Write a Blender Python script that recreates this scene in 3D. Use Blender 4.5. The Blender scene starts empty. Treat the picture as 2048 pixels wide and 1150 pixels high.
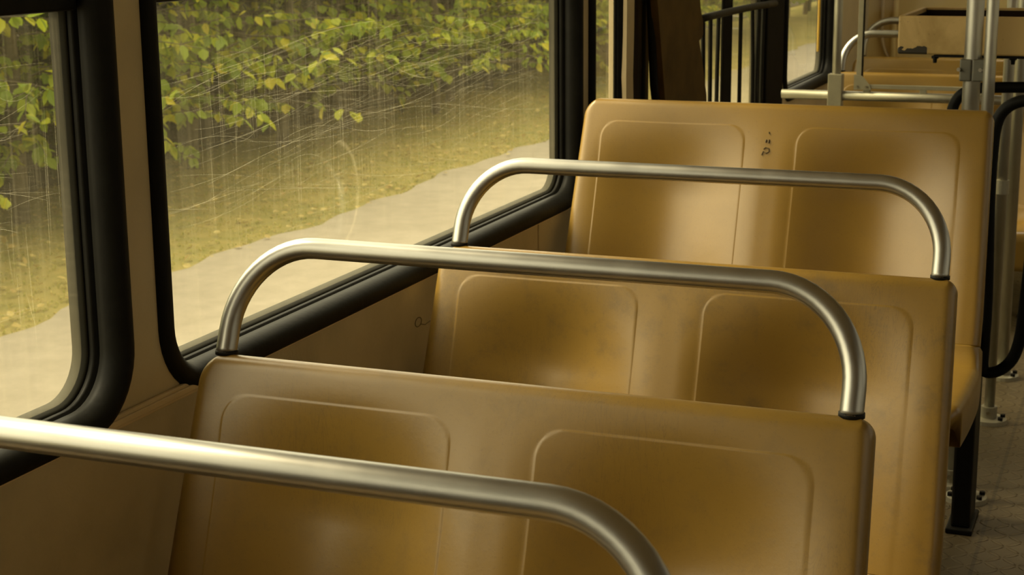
import bpy, bmesh, math, random
import numpy as np
from mathutils import Vector, Matrix, Quaternion
random.seed(7); rng = np.random.default_rng(11)
sc = bpy.context.scene
COL = sc.collection
PI = math.pi

# ------------------------------------------------------------------ helpers
def link(o, parent=None, loc=None):
    COL.objects.link(o)
    if parent: o.parent = parent
    if loc is not None: o.location = loc
    return o

def mesh_obj(name, verts, faces, mat, parent=None, loc=None, smooth=True):
    me = bpy.data.meshes.new(name)
    me.from_pydata([tuple(v) for v in verts], [], [tuple(f) for f in faces])
    if mat: me.materials.append(mat)
    if smooth: me.polygons.foreach_set('use_smooth', [True]*len(me.polygons))
    me.update()
    return link(bpy.data.objects.new(name, me), parent, loc)

def bm_obj(name, bm, mat, parent=None, loc=None, smooth=False):
    bmesh.ops.recalc_face_normals(bm, faces=bm.faces)
    me = bpy.data.meshes.new(name); bm.to_mesh(me); bm.free()
    if mat: me.materials.append(mat)
    if smooth: me.polygons.foreach_set('use_smooth', [True]*len(me.polygons))
    return link(bpy.data.objects.new(name, me), parent, loc)

def tag(o, label=None, cat=None, group=None, kind=None):
    if label: o['label'] = label
    if cat: o['category'] = cat
    if group: o['group'] = group
    if kind: o['kind'] = kind
    return o

def struct(o, label=None):
    return tag(o, label, kind='structure')

def empty(name, loc, label=None, cat=None, group=None, rz=0):
    o = bpy.data.objects.new(name, None); COL.objects.link(o)
    o.location = loc; o.rotation_euler = (0, 0, rz); o.empty_display_size = .05
    return tag(o, label, cat, group)

def add_box(bm, lo, hi, bev=0.0, mtx=None):
    r = bmesh.ops.create_cube(bm, size=1)
    vs = r['verts']
    c = [(a+b)/2 for a, b in zip(lo, hi)]; s = [b-a for a, b in zip(lo, hi)]
    for v in vs: v.co = Vector([v.co[i]*s[i]+c[i] for i in range(3)])
    if bev > 0:
        es = list({e for v in vs for e in v.link_edges})
        r2 = bmesh.ops.bevel(bm, geom=es, offset=bev, segments=2, affect='EDGES', profile=.5)
        vs = list({v for f in r2['faces'] for v in f.verts} | {v for v in vs if v.is_valid})
    if mtx is not None:
        for v in vs: v.co = mtx @ v.co
    return vs

def box(name, lo, hi, mat, parent=None, bev=.002, loc=None, mtx=None):
    bm = bmesh.new(); add_box(bm, lo, hi, bev, mtx)
    return bm_obj(name, bm, mat, parent, loc)

def tube_data(pts, r, n=16, cap=True, closed=False, radii=None):
    P = [Vector(p) for p in pts]; m = len(P); V = []; F = []
    T = []
    for i in range(m):
        if closed: t = P[(i+1) % m]-P[i-1]
        else: t = P[min(i+1, m-1)]-P[max(i-1, 0)]
        T.append(t.normalized())
    up = Vector((0, 0, 1))
    if abs(T[0].dot(up)) > .9: up = Vector((0, 1, 0))
    nrm = (up-T[0]*up.dot(T[0])).normalized()
    for i in range(m):
        nrm = (nrm-T[i]*nrm.dot(T[i])).normalized(); b = T[i].cross(nrm)
        ri = radii[i] if radii else r
        for k in range(n):
            a = 2*PI*k/n; V.append(P[i]+nrm*(ri*math.cos(a))+b*(ri*math.sin(a)))
    for i in range(m if closed else m-1):
        j = (i+1) % m
        for k in range(n):
            l = (k+1) % n; F.append((i*n+k, i*n+l, j*n+l, j*n+k))
    if cap and not closed:
        F.append(tuple(range(n-1, -1, -1))); F.append(tuple((m-1)*n+k for k in range(n)))
    return V, F

def tube(name, pts, r, mat, parent=None, n=16, closed=False, radii=None, loc=None):
    V, F = tube_data(pts, r, n, True, closed, radii)
    return mesh_obj(name, V, F, mat, parent, loc)

def smooth_path(pts, it=3, closed=False):
    P = [Vector(p) for p in pts]
    for _ in range(it):
        Q = []
        m = len(P)
        rg = range(m) if closed else range(m-1)
        if not closed: Q.append(P[0])
        for i in rg:
            a, b = P[i], P[(i+1) % m]
            Q += [a*.75+b*.25, a*.25+b*.75]
        if not closed: Q.append(P[-1])
        P = Q
    return P

def copy_tree(o, parent=None):
    c = o.copy(); COL.objects.link(c); c.parent = parent
    for ch in list(o.children): copy_tree(ch, c)
    return c

# ------------------------------------------------------------------ materials
class NT:
    def __init__(s, name):
        s.m = bpy.data.materials.new(name); s.m.use_nodes = True
        s.t = s.m.node_tree; s.t.nodes.clear()
        s.out = s.n('ShaderNodeOutputMaterial')
    def n(s, typ, **kw):
        x = s.t.nodes.new(typ)
        for k, v in kw.items(): setattr(x, k, v)
        return x
    def l(s, a, b): s.t.links.new(a, b)
    def val(s, sock, v):
        if hasattr(v, 'links') or isinstance(v, bpy.types.NodeSocket): s.l(v, sock)
        else: sock.default_value = v
    def math(s, op, a, b=None, c=None, clamp=False):
        x = s.n('ShaderNodeMath', operation=op); x.use_clamp = clamp
        s.val(x.inputs[0], a)
        if b is not None: s.val(x.inputs[1], b)
        if c is not None: s.val(x.inputs[2], c)
        return x.outputs[0]
    def noise(s, vec, scale, detail=4, rough=.5, dist=0):
        x = s.n('ShaderNodeTexNoise'); s.l(vec, x.inputs['Vector'])
        x.inputs['Scale'].default_value = scale; x.inputs['Detail'].default_value = detail
        x.inputs['Roughness'].default_value = rough; x.inputs['Distortion'].default_value = dist
        return x.outputs['Fac']
    def ramp(s, fac, stops):
        x = s.n('ShaderNodeValToRGB'); s.l(fac, x.inputs[0]); e = x.color_ramp.elements
        while len(e) < len(stops): e.new(.5)
        for i, (p, c) in enumerate(stops):
            e[i].position = p; e[i].color = (*c, 1) if len(c) == 3 else c
        return x.outputs[0]
    def mapping(s, vec, scale=(1, 1, 1), rot=(0, 0, 0), loc=(0, 0, 0)):
        x = s.n('ShaderNodeMapping'); s.l(vec, x.inputs[0])
        x.inputs['Scale'].default_value = scale; x.inputs['Rotation'].default_value = rot; x.inputs['Location'].default_value = loc
        return x.outputs[0]
    def obj(s): return s.n('ShaderNodeTexCoord').outputs['Object']
    def geo(s): return s.n('ShaderNodeNewGeometry').outputs['Position']
    def mix(s, f, a, b):
        x = s.n('ShaderNodeMix', data_type='RGBA'); s.val(x.inputs[0], f)
        for k, v in ((6, a), (7, b)):
            if isinstance(v, (tuple, list)): x.inputs[k].default_value = (*v, 1) if len(v) == 3 else v
            else: s.l(v, x.inputs[k])
        return x.outputs[2]
    def bump(s, h, dist=.001, strength=1):
        x = s.n('ShaderNodeBump'); s.l(h, x.inputs['Height'])
        x.inputs['Distance'].default_value = dist; x.inputs['Strength'].default_value = strength
        return x.outputs[0]
    def bsdf(s, col, rough=.5, metal=0, spec=.5, normal=None, coat=0):
        b = s.n('ShaderNodeBsdfPrincipled')
        if isinstance(col, (tuple, list)): b.inputs['Base Color'].default_value = (*col, 1)
        else: s.l(col, b.inputs['Base Color'])
        s.val(b.inputs['Roughness'], rough); b.inputs['Metallic'].default_value = metal
        b.inputs['Specular IOR Level'].default_value = spec
        if normal is not None: s.l(normal, b.inputs['Normal'])
        if coat: b.inputs['Coat Weight'].default_value = coat; b.inputs['Coat Roughness'].default_value = .25
        s.l(b.outputs[0], s.out.inputs[0])
        return b

def simple(name, col, rough=.5, metal=0, spec=.5, var=.12, scale=12, bump=0, bscale=60):
    t = NT(name); v = t.obj()
    f = t.noise(v, scale, 5, .6)
    c = t.ramp(f, [(.25, tuple(x*(1-var) for x in col)), (.75, tuple(min(1, x*(1+var)) for x in col))])
    nrm = t.bump(t.noise(v, bscale, 4), bump) if bump else None
    t.bsdf(c, rough, metal, spec, nrm)
    return t.m

def mat_seat(name, seed, dirt):
    """amber fibreglass: mottled, scratched, grimy towards an irregular pattern of wear"""
    t = NT(name); v = t.mapping(t.obj(), loc=(seed*3.1, seed*1.7, seed*.9))
    big = t.noise(v, 3.2, 5, .6); mid = t.noise(v, 22, 7, .75); fine = t.noise(v, 260, 3, .6)
    c = t.ramp(big, [(.3, (.238, .138, .022)), (.7, (.290, .174, .032))])
    d = t.math('MULTIPLY', t.ramp(mid, [(.5, (0, 0, 0)), (.72, (1, 1, 1))]), dirt)
    c = t.mix(d, c, (.15, .095, .028))
    sp = t.ramp(fine, [(.60, (0, 0, 0)), (.75, (1, 1, 1))])
    c = t.mix(t.math('MULTIPLY', sp, .38), c, (.14, .08, .018))
    # scuffs: thin wandering scratches
    vs = t.mapping(v, scale=(60, 30, 7), rot=(.0, .5, .2))
    scr = t.noise(vs, 1.0, 4, .7, 1.2)
    scm = t.math('MULTIPLY', t.ramp(scr, [(.482, (0, 0, 0)), (.5, (1, 1, 1)), (.518, (0, 0, 0))]), t.ramp(t.noise(v, 5, 3), [(.50, (0, 0, 0)), (.64, (1, 1, 1))]))
    c = t.mix(t.math('MULTIPLY', scm, .75*dirt+.05), c, (.12, .072, .02))
    rough = t.math('MULTIPLY_ADD', mid, .12, .28)
    h = t.math('ADD', t.math('MULTIPLY', fine, .3), t.math('MULTIPLY', t.noise(v, 60, 4), .7))
    t.bsdf(c, rough, 0, .75, t.bump(h, .0005, .5))
    return t.m

def mat_steel(name, col, rough, axis=0):
    t = NT(name); v = t.obj()
    sc_ = [240, 240, 240]; sc_[axis] = 4
    br = t.noise(t.mapping(v, scale=tuple(sc_)), 1.0, 3, .6)
    bl = t.noise(v, 14, 4, .6)
    c = t.ramp(bl, [(.3, tuple(x*.86 for x in col)), (.7, col)])
    r = t.math('MULTIPLY_ADD', bl, .12, rough-.06)
    t.bsdf(c, r, 1.0, .5, t.bump(br, .0002, .25))
    return t.m

M = {}
M['seatA'] = mat_seat('amber_fibreglass', 0, .2)
M['seatB'] = mat_seat('amber_fibreglass_worn', 1, .4)
M['seatC'] = mat_seat('amber_fibreglass_scuffed', 2, .7)
M['seatD'] = mat_seat('amber_fibreglass_clean', 3, .15)
M['steel'] = mat_steel('brushed_stainless', (.47, .46, .42), .37, 0)
M['alu'] = mat_steel('dull_aluminium', (.52, .505, .44), .48, 2)
M['alu_plate'] = simple('grey_aluminium_plate', (.40, .375, .29), .5, .4, .5, .1, 30)
M['clamp'] = simple('grey_cast_clamp', (.16, .155, .12), .5, .3, .5, .15, 40)
M['black'] = simple('black_enamel', (.010, .009, .007), .55, 0, .15, .2, 20)
M['frame'] = simple('matt_black_frame', (.010, .009, .007), .75, 0, .06, .2, 20)
M['rubber'] = simple('black_rubber', (.0085, .008, .006), .55, 0, .10, .3, 25, .0004, 90)
M['seal'] = simple('grey_glazing_seal', (.036, .035, .026), .65, 0, .15, .15, 30)
M['hose'] = simple('black_hose_rubber', (.006, .006, .005), .55, 0, .15, .2, 30)
M['wall'] = simple('beige_wall_panel', (.52, .435, .26), .5, 0, .4, .10, 6, .0005, 220)
M['wall_low'] = simple('beige_lower_panel', (.45, .385, .24), .48, 0, .4, .16, 7, .0005, 180)
M['wallr'] = simple('brown_wall_panel', (.22, .165, .09), .5, 0, .3, .1, 6)
M['trim'] = simple('beige_trim', (.60, .48, .28), .4, 0, .45, .08, 20)
M['ceil'] = simple('cream_ceiling', (.46, .38, .23), .6, 0, .3, .06, 3)
M['rear'] = simple('yellow_beige_panel', (.78, .62, .28), .45, 0, .4, .08, 4)
M['tray'] = None
M['brown'] = simple('dark_brown_board', (.12, .070, .018), .65, 0, .1, .35, 9)
M['dkbrown'] = simple('dark_brown_frame', (.018, .010, .005), .7, 0, .1, .2, 10)
M['yellow'] = simple('yellow_strip', (.55, .33, .03), .5, 0, .4, .1, 30)
M['bolt'] = simple('bolt_steel', (.5, .47, .38), .35, 1, .5, .1, 40)
M['ink'] = simple('dark_ink', (.085, .062, .025), .6, 0, .3, .1, 30)

def mat_tray():
    t = NT('beige_painted_tray'); v = t.obj()
    big = t.noise(v, 7, 5, .6, .6); fine = t.noise(v, 120, 3)
    c = t.ramp(big, [(.38, (.44, .30, .105)), (.56, (.62, .44, .18))])
    c = t.mix(t.math('MULTIPLY', t.ramp(fine, [(.66, (0, 0, 0)), (.74, (1, 1, 1))]), .5), c, (.12, .075, .025))
    # flaked paint along the lower left edge of the front
    s = t.n('ShaderNodeSeparateXYZ'); t.l(v, s.inputs[0])
    lim = t.math('MULTIPLY_ADD', t.noise(v, 38, 2), .050, -.012)
    chip = t.math('MULTIPLY', t.math('LESS_THAN', s.outputs[2], lim), t.math('LESS_THAN', s.outputs[0], .066))
    chip = t.math('MULTIPLY', chip, t.math('LESS_THAN', s.outputs[1], .02))
    c = t.mix(chip, c, (.035, .028, .016))
    t.bsdf(c, .5, 0, .4, t.bump(fine, .0004, .4))
    return t.m
M['tray'] = mat_tray()

def mat_glass():
    t = NT('dirty_scratched_glass'); p = t.geo()
    cl = t.noise(p, 2.3, 5, .6, .4)
    s = t.n('ShaderNodeSeparateXYZ'); t.l(p, s.inputs[0])
    streak = t.noise(t.mapping(p, scale=(1, 34, .9)), 1.0, 4, .6, .3)
    streak2 = t.noise(t.mapping(p, scale=(1, 140, 1.6)), 1.0, 3, .6)
    def scratches(rx, sy, sz, w, seed):
        q = t.mapping(t.mapping(p, rot=(rx, 0, 0), loc=(0, seed, seed*.7)), scale=(1, sy, sz))
        n = t.noise(q, 1.0, 3, .55, .25)
        return t.ramp(n, [(.5-w, (0, 0, 0)), (.5, (1, 1, 1)), (.5+w, (0, 0, 0))])
    mask = t.ramp(t.noise(t.mapping(p, loc=(3, 1, 2)), 3.5, 3), [(.40, (0, 0, 0)), (.62, (1, 1, 1))])
    a = scratches(.12, 2.6, 95, .030, 0); b = scratches(-.05, 2.0, 120, .026, 3.3); d = scratches(.26, 1.8, 60, .012, 7.7)
    v1 = scratches(1.50, 2.4, 150, .030, 5.1)
    sum_ = t.math('ADD', t.math('ADD', t.math('MULTIPLY', a, .012), t.math('MULTIPLY', b, .012)), t.math('MULTIPLY', d, .02))
    sum_ = t.math('ADD', sum_, t.math('MULTIPLY', v1, .02))
    sum_ = t.math('MULTIPLY', sum_, t.math('MULTIPLY_ADD', mask, .8, .2))
    f = t.math('MULTIPLY_ADD', cl, .045, .0)
    st = t.ramp(streak, [(.48, (0, 0, 0)), (.75, (1, 1, 1))])
    f = t.math('ADD', f, t.math('MULTIPLY', st, .035))
    f = t.math('ADD', f, t.math('MULTIPLY', t.ramp(streak2, [(.55, (0, 0, 0)), (.72, (1, 1, 1))]), .03))
    # dust lies thicker low on the pane
    low = t.math('MULTIPLY', t.math('SUBTRACT', .30, s.outputs[2], clamp=True), .19)
    f = t.math('ADD', f, low)
    # a wiped arc left in the dust of the large pane
    ay = t.math('SUBTRACT', s.outputs[1], 2.266); az = t.math('SUBTRACT', s.outputs[2], .1095)
    rr = t.math('SQRT', t.math('ADD', t.math('MULTIPLY', ay, ay), t.math('MULTIPLY', az, az)))
    ring = t.math('SUBTRACT', 1.0, t.math('MULTIPLY', t.math('ABSOLUTE', t.math('SUBTRACT', rr, .0887)), 150), clamp=True)
    ring = t.math('MULTIPLY', ring, t.math('MULTIPLY', t.math('GREATER_THAN', ay, .0), t.math('LESS_THAN', t.math('ABSOLUTE', az), .085)))
    f = t.math('ADD', f, t.math('MULTIPLY', ring, .09))
    f = t.math('ADD', f, sum_, clamp=True)
    tr = t.n('ShaderNodeBsdfTransparent'); tr.inputs[0].default_value = (.92, .90, .76, 1)
    df = t.n('ShaderNodeBsdfDiffuse'); df.inputs[0].default_value = (.80, .70, .40, 1)
    tl = t.n('ShaderNodeBsdfTranslucent'); tl.inputs[0].default_value = (.80, .70, .40, 1)
    mx = t.n('ShaderNodeMixShader'); mx.inputs[0].default_value = .7
    t.l(df.outputs[0], mx.inputs[1]); t.l(tl.outputs[0], mx.inputs[2])
    gl = t.n('ShaderNodeBsdfGlossy'); gl.inputs['Roughness'].default_value = .03
    fr = t.n('ShaderNodeFresnel'); fr.inputs[0].default_value = 1.45
    m2 = t.n('ShaderNodeMixShader'); t.l(f, m2.inputs[0]); t.l(tr.outputs[0], m2.inputs[1]); t.l(mx.outputs[0], m2.inputs[2])
    m3 = t.n('ShaderNodeMixShader'); t.l(t.math('MULTIPLY', fr.outputs[0], .35), m3.inputs[0]); t.l(m2.outputs[0], m3.inputs[1]); t.l(gl.outputs[0], m3.inputs[2])
    t.l(m3.outputs[0], t.out.inputs[0])
    return t.m
M['glass'] = mat_glass()
def mat_scratch():
    t = NT('glass_scratch'); tr = t.n('ShaderNodeBsdfTransparent')
    df = t.n('ShaderNodeBsdfDiffuse'); df.inputs[0].default_value = (.85, .80, .62, 1)
    tl = t.n('ShaderNodeBsdfTranslucent'); tl.inputs[0].default_value = (.85, .80, .62, 1)
    mx = t.n('ShaderNodeMixShader'); mx.inputs[0].default_value = .75; t.l(df.outputs[0], mx.inputs[1]); t.l(tl.outputs[0], mx.inputs[2])
    g = t.n('ShaderNodeNewGeometry')
    m2 = t.n('ShaderNodeMixShader'); t.l(t.math('MULTIPLY_ADD', g.outputs['Random Per Island'], .26, .04), m2.inputs[0]); t.l(tr.outputs[0], m2.inputs[1]); t.l(mx.outputs[0], m2.inputs[2])
    t.l(m2.outputs[0], t.out.inputs[0]); return t.m
M['scratch'] = mat_scratch()

def mat_tread():
    t = NT('tread_plate_floor'); p = t.geo()
    s = t.n('ShaderNodeSeparateXYZ'); t.l(p, s.inputs[0])
    N = 30.0
    u = t.math('MULTIPLY', t.math('ADD', s.outputs[0], 50), N); v = t.math('MULTIPLY', t.math('ADD', s.outputs[1], 50), N)
    fu = t.math('SUBTRACT', t.math('FRACT', u), .5); fv = t.math('SUBTRACT', t.math('FRACT', v), .5)
    par = t.math('MODULO', t.math('ADD', t.math('FLOOR', u), t.math('FLOOR', v)), 2.0)
    a = t.math('ADD', fu, fv); b = t.math('SUBTRACT', fu, fv)
    sw = t.n('ShaderNodeMix', data_type='FLOAT'); t.l(par, sw.inputs[0]); t.l(a, sw.inputs[2]); t.l(b, sw.inputs[3])
    sw2 = t.n('ShaderNodeMix', data_type='FLOAT'); t.l(par, sw2.inputs[0]); t.l(b, sw2.inputs[2]); t.l(a, sw2.inputs[3])
    A = sw.outputs[0]; B = sw2.outputs[0]
    d = t.math('ADD', t.math('POWER', t.math('MULTIPLY', A, 1.15), 2.0), t.math('POWER', t.math('MULTIPLY', t.math('ABSOLUTE', B), 4.2), 2.0))
    h = t.math('SUBTRACT', 1.0, d, clamp=True)
    h = t.ramp(h, [(0, (0, 0, 0)), (.5, (1, 1, 1))])
    seam = t.math('LESS_THAN', t.math('ABSOLUTE', t.math('SUBTRACT', t.math('FRACT', t.math('MULTIPLY', t.math('ADD', s.outputs[1], .02), .8)), .5)), .003)
    seam2 = t.math('LESS_THAN', t.math('ABSOLUTE', t.math('ADD', s.outputs[0], .285)), .004)
    sm = t.math('MAXIMUM', seam, seam2)
    g = t.noise(p, 6, 6, .65); g2 = t.noise(p, 45, 4)
    c = t.ramp(g, [(.3, (.115, .086, .046)), (.7, (.19, .148, .083))])
    c = t.mix(t.math('MULTIPLY', g2, .5), c, (.10, .075, .04))
    c = t.mix(t.math('MULTIPLY', h, .25), c, (.27, .22, .135))
    c = t.mix(t.math('MULTIPLY', sm, .55), c, (.05, .038, .02))
    hh = t.math('ADD', t.math('MULTIPLY', h, 1.0), t.math('MULTIPLY', g2, .12))
    t.bsdf(c, .45, .25, .4, t.bump(hh, .0045, 1.0))
    return t.m
M['floor'] = mat_tread()

def mat_ground(name, c1, c2, scale, bump=.01):
    t = NT(name); p = t.geo()
    a = t.noise(p, scale, 7, .65); b = t.noise(p, scale*.14, 3)
    f = t.math('ADD', t.math('MULTIPLY', a, .6), t.math('MULTIPLY', b, .4))
    c = t.ramp(f, [(.35, c1), (.65, c2)])
    t.bsdf(c, .9, 0, .1, t.bump(a, bump))
    return t.m
M['path'] = mat_ground('pale_worn_pavement', (.25, .22, .17), (.335, .295, .235), 6, .006)
M['verge'] = mat_ground('dry_grass_verge', (.17, .165, .04), (.33, .255, .08), 5, .02)

def mat_leaf(name, stops, trans=.45):
    t = NT(name)
    g = t.n('ShaderNodeNewGeometry')
    c = t.ramp(g.outputs['Random Per Island'], stops)
    df = t.n('ShaderNodeBsdfPrincipled'); t.l(c, df.inputs['Base Color']); df.inputs['Roughness'].default_value = .5
    df.inputs['Specular IOR Level'].default_value = .25
    tl = t.n('ShaderNodeBsdfTranslucent'); t.l(c, tl.inputs[0])
    mx = t.n('ShaderNodeMixShader'); mx.inputs[0].default_value = trans
    t.l(df.outputs[0], mx.inputs[1]); t.l(tl.outputs[0], mx.inputs[2]); t.l(mx.outputs[0], t.out.inputs[0])
    return t.m
M['leaf'] = mat_leaf('yellow_green_leaves', [(0, (.16, .24, .02)), (.5, (.32, .42, .032)), (.82, (.54, .57, .035)), (1, (.70, .62, .045))])
M['leaf_shaded'] = mat_leaf('shaded_green_leaves', [(0, (.018, .026, .008)), (.6, (.035, .048, .012)), (1, (.08, .09, .02))], .35)  # leaf colour darkened to stand for the deep shade behind the front row
M['grass'] = mat_leaf('dry_grass_blades', [(0, (.32, .34, .06)), (.5, (.46, .42, .09)), (1, (.60, .48, .15))], .5)
M['litter'] = mat_leaf('fallen_leaves', [(0, (.34, .24, .06)), (.5, (.44, .33, .09)), (1, (.52, .42, .14))], .2)
M['bark'] = simple('grey_bark', (.13, .11, .075), .85, 0, .2, .35, 14, .01, 30)

# ------------------------------------------------------------------ layout constants
FZ = -.76                 # bus floor
XL = -1.165               # inner face of the left wall
XR = 1.235
GZ = -1.62                # ground outside
S = .36                   # recline of the backrests
NN = math.sqrt(1+S*S)
SEATX = -.6975

# ------------------------------------------------------------------ bench seats
def sstep(a, b, x):
    t = np.clip((x-a)/(b-a), 0, 1); return t*t*(3-2*t)

def warp(n, a, b, edges, w=6):
    """sample positions between a and b, denser near the listed edges"""
    x = np.linspace(a, b, 4000); d = np.ones_like(x)
    for e, s, k in edges: d += k*np.exp(-((x-e)/s)**2)
    c = np.concatenate([[0], np.cumsum((d[1:]+d[:-1])/2)]); c /= c[-1]
    return np.interp(np.linspace(0, 1, n), c, x)

PAN = [(-.378, -.063), (.047, .374)]   # raised panels of the two places
BL = .457                               # length of the backrest
def make_backrest(mat):
    nu, nv = 260, 150
    # u in -1..1 across, v down
    U = warp(nu, -1, 1, [(-1, .02, 10), (1, .02, 10)]+[(x/.43, .010, 7) for p in PAN for x in p])
    Vv = warp(nv, 0, BL, [(0, .01, 8), (.05, .012, 6), (BL, .01, 3)])
    u, v = np.meshgrid(U, Vv, indexing='ij')
    rl, rr = .040, .022
    insL = np.where(v < rl, rl-np.sqrt(np.maximum(0, rl**2-(rl-v)**2)), 0)
    insR = np.where(v < rr, rr-np.sqrt(np.maximum(0, rr**2-(rr-v)**2)), 0)
    flare = .012*np.clip(v/.4, 0, 1)
    left = -.424-flare+insL; right = .433+flare-insR
    x = left+(right-left)*(u+1)/2
    h = np.zeros_like(x)
    for xc in (-.218, .212):
        b = np.where(np.abs(x-xc) < .20, .5*(1+np.cos(PI*np.clip((x-xc)/.20, -1, 1))), 0)
        h -= .052*b**.9*sstep(.012, .20, v)
    for a, b in PAN:
        r = .036; top = .050; bot = .56
        xc, zc = (a+b)/2, (top+bot)/2; hx, hz = (b-a)/2-r, (bot-top)/2-r
        qx = np.abs(x-xc)-hx; qz = np.abs(v-zc)-hz
        sd = np.sqrt(np.maximum(qx, 0)**2+np.maximum(qz, 0)**2)+np.minimum(np.maximum(qx, qz), 0)-r
        h += .0010*(1-sstep(-.0018, .0018, sd))
    # rolled rim
    e = np.minimum(np.minimum(x-left, right-x)+0.0, v)
    rb = .018
    roll = np.where(e < rb, rb-np.sqrt(np.maximum(0, rb**2-(rb-e)**2)), 0)
    hf = h-roll
    hb = np.minimum(-.030+0*h, h-.010)-0*roll
    hb = -.034+.0*h-.0*roll
    hb = np.where(e < rb, hb+.006*(1-e/rb), hb)
    hb = np.minimum(hb, hf-.001)
    def pos(hh):
        # down the recline, normal towards the sitter and up
        return np.stack([x, -v*S/NN-hh/NN, -v/NN+hh*S/NN], -1).reshape(-1, 3)
    Vt = np.concatenate([pos(hf), pos(hb)])
    idx = np.arange(nu*nv).reshape(nu, nv); o = nu*nv
    q = np.stack([idx[:-1, :-1], idx[:-1, 1:], idx[1:, 1:], idx[1:, :-1]], -1).reshape(-1, 4)
    F = [q[:, ::-1], (q+o)]
    def rim(l, flip):
        a, b = l[:-1], l[1:]
        r = np.stack([a, b, b+o, a+o], -1)
        return r[:, ::-1] if flip else r
    F += [rim(idx[:, 0], False), rim(idx[:, -1], True), rim(idx[0, :], True), rim(idx[-1, :], False)]
    Fa = np.concatenate(F)
    ob = mesh_obj('backrest', Vt.tolist(), Fa.tolist(), mat)
    bm = bmesh.new(); bm.from_mesh(ob.data); bmesh.ops.recalc_face_normals(bm, faces=bm.faces); bm.to_mesh(ob.data); bm.free()
    return ob

def make_pan(mat):
    """moulded pan: curves out of the backrest, two shallow places, rolled front lip"""
    prof = []
    y0, z0 = -BL*S/NN, -BL/NN
    n1 = 16; R_ = .05
    d0 = Vector((-S/NN, -1/NN)); d1 = Vector((-.995, .06)).normalized()
    a0 = math.atan2(d0.y, d0.x); a1 = math.atan2(d1.y, d1.x)-2*PI if math.atan2(d1.y, d1.x) > a0 else math.atan2(d1.y, d1.x)
    p = Vector((y0, z0)); prof.append(p.copy())
    for i in range(n1):
        a = a0+(a1-a0)*(i+.5)/n1
        p = p+Vector((math.cos(a), math.sin(a)))*(R_*abs(a1-a0)/n1); prof.append(p.copy())
    for i in range(24):
        p = p+d1*(.30/24); prof.append(p.copy())
    for i in range(14):
        a = a1+(PI*.5+.1)*(i+.5)/14
        p = p+Vector((math.cos(a), math.sin(a)))*(.045*(PI*.5)/14); prof.append(p.copy())
    for i in range(5):
        p = p+Vector((.0, -.018)); prof.append(p.copy())
    P = np.array(prof); m = len(P)
    T = np.gradient(P, axis=0); T /= np.linalg.norm(T, axis=1)[:, None]
    Nn = np.stack([T[:, 1], -T[:, 0]], -1)          # towards the sitter
    if Nn[m//2, 1] < 0: Nn = -Nn
    nu = 90
    Uu = warp(nu, -1, 1, [(-1, .03, 8), (1, .03, 8)])
    s = np.linspace(0, 1, m)
    wl = -.436-.012*np.sin(PI*s)+.02*sstep(.7, 1, s); wr = .445+.012*np.sin(PI*s)-.02*sstep(.7, 1, s)
    x = wl[None]+(wr-wl)[None]*(Uu[:, None]+1)/2
    h = np.zeros_like(x)
    for xc in (-.218, .212):
        b = np.where(np.abs(x-xc) < .2, .5*(1+np.cos(PI*np.clip((x-xc)/.2, -1, 1))), 0)
        h -= .030*b*(1-sstep(.55, .85, s))[None]
    e = np.minimum(x-wl[None], wr[None]-x); rb = .02
    h -= np.where(e < rb, rb-np.sqrt(np.maximum(0, rb**2-(rb-e)**2)), 0)
    def pos(hh):
        return np.stack([x, P[None, :, 0]+Nn[None, :, 0]*hh, P[None, :, 1]+Nn[None, :, 1]*hh], -1).reshape(-1, 3)
    Vt = np.concatenate([pos(h), pos(np.minimum(h-.004, -.075+.03*sstep(0, .25, s)[None]*0+0*h))])
    idx = np.arange(nu*m).reshape(nu, m); o = nu*m
    q = np.stack([idx[:-1, :-1], idx[:-1, 1:], idx[1:, 1:], idx[1:, :-1]], -1).reshape(-1, 4)
    def rim(l): return np.stack([l[:-1], l[1:], l[1:]+o, l[:-1]+o], -1)
    Fa = np.concatenate([q, q[:, ::-1]+o, rim(idx[:, 0]), rim(idx[:, -1]), rim(idx[0]), rim(idx[-1])])
    ob = mesh_obj('seat_pan', Vt.tolist(), Fa.tolist(), mat)
    bm = bmesh.new(); bm.from_mesh(ob.data); bmesh.ops.recalc_face_normals(bm, faces=bm.faces); bm.to_mesh(ob.data); bm.free()
    return ob

def rail_pts(xa, xb, zt, r, base=-.006, n=14):
    """hoop in the plane of the reclined back, local z from the top edge"""
    P = [(xa, base), (xa, 0), (xa, (zt-r)*.5)]
    for i in range(n+1):
        a = PI-PI/2*i/n; P.append((xa+r+r*math.cos(a), zt-r+r*math.sin(a)))
    k = 14
    for i in range(1, k): P.append((xa+r+(xb-xa-2*r)*i/k, zt))
    for i in range(n+1):
        a = PI/2-PI/2*i/n; P.append((xb-r+r*math.cos(a), zt-r+r*math.sin(a)))
    P += [(xb, (zt-r)*.5), (xb, 0), (xb, base)]
    return [(x, .019+.40*z, z) for x, z in P]

backA = make_backrest(M['seatB']); panA = make_pan(M['seatB'])
HOOP = rail_pts(-.394, .406, .1285, .106)

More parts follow.
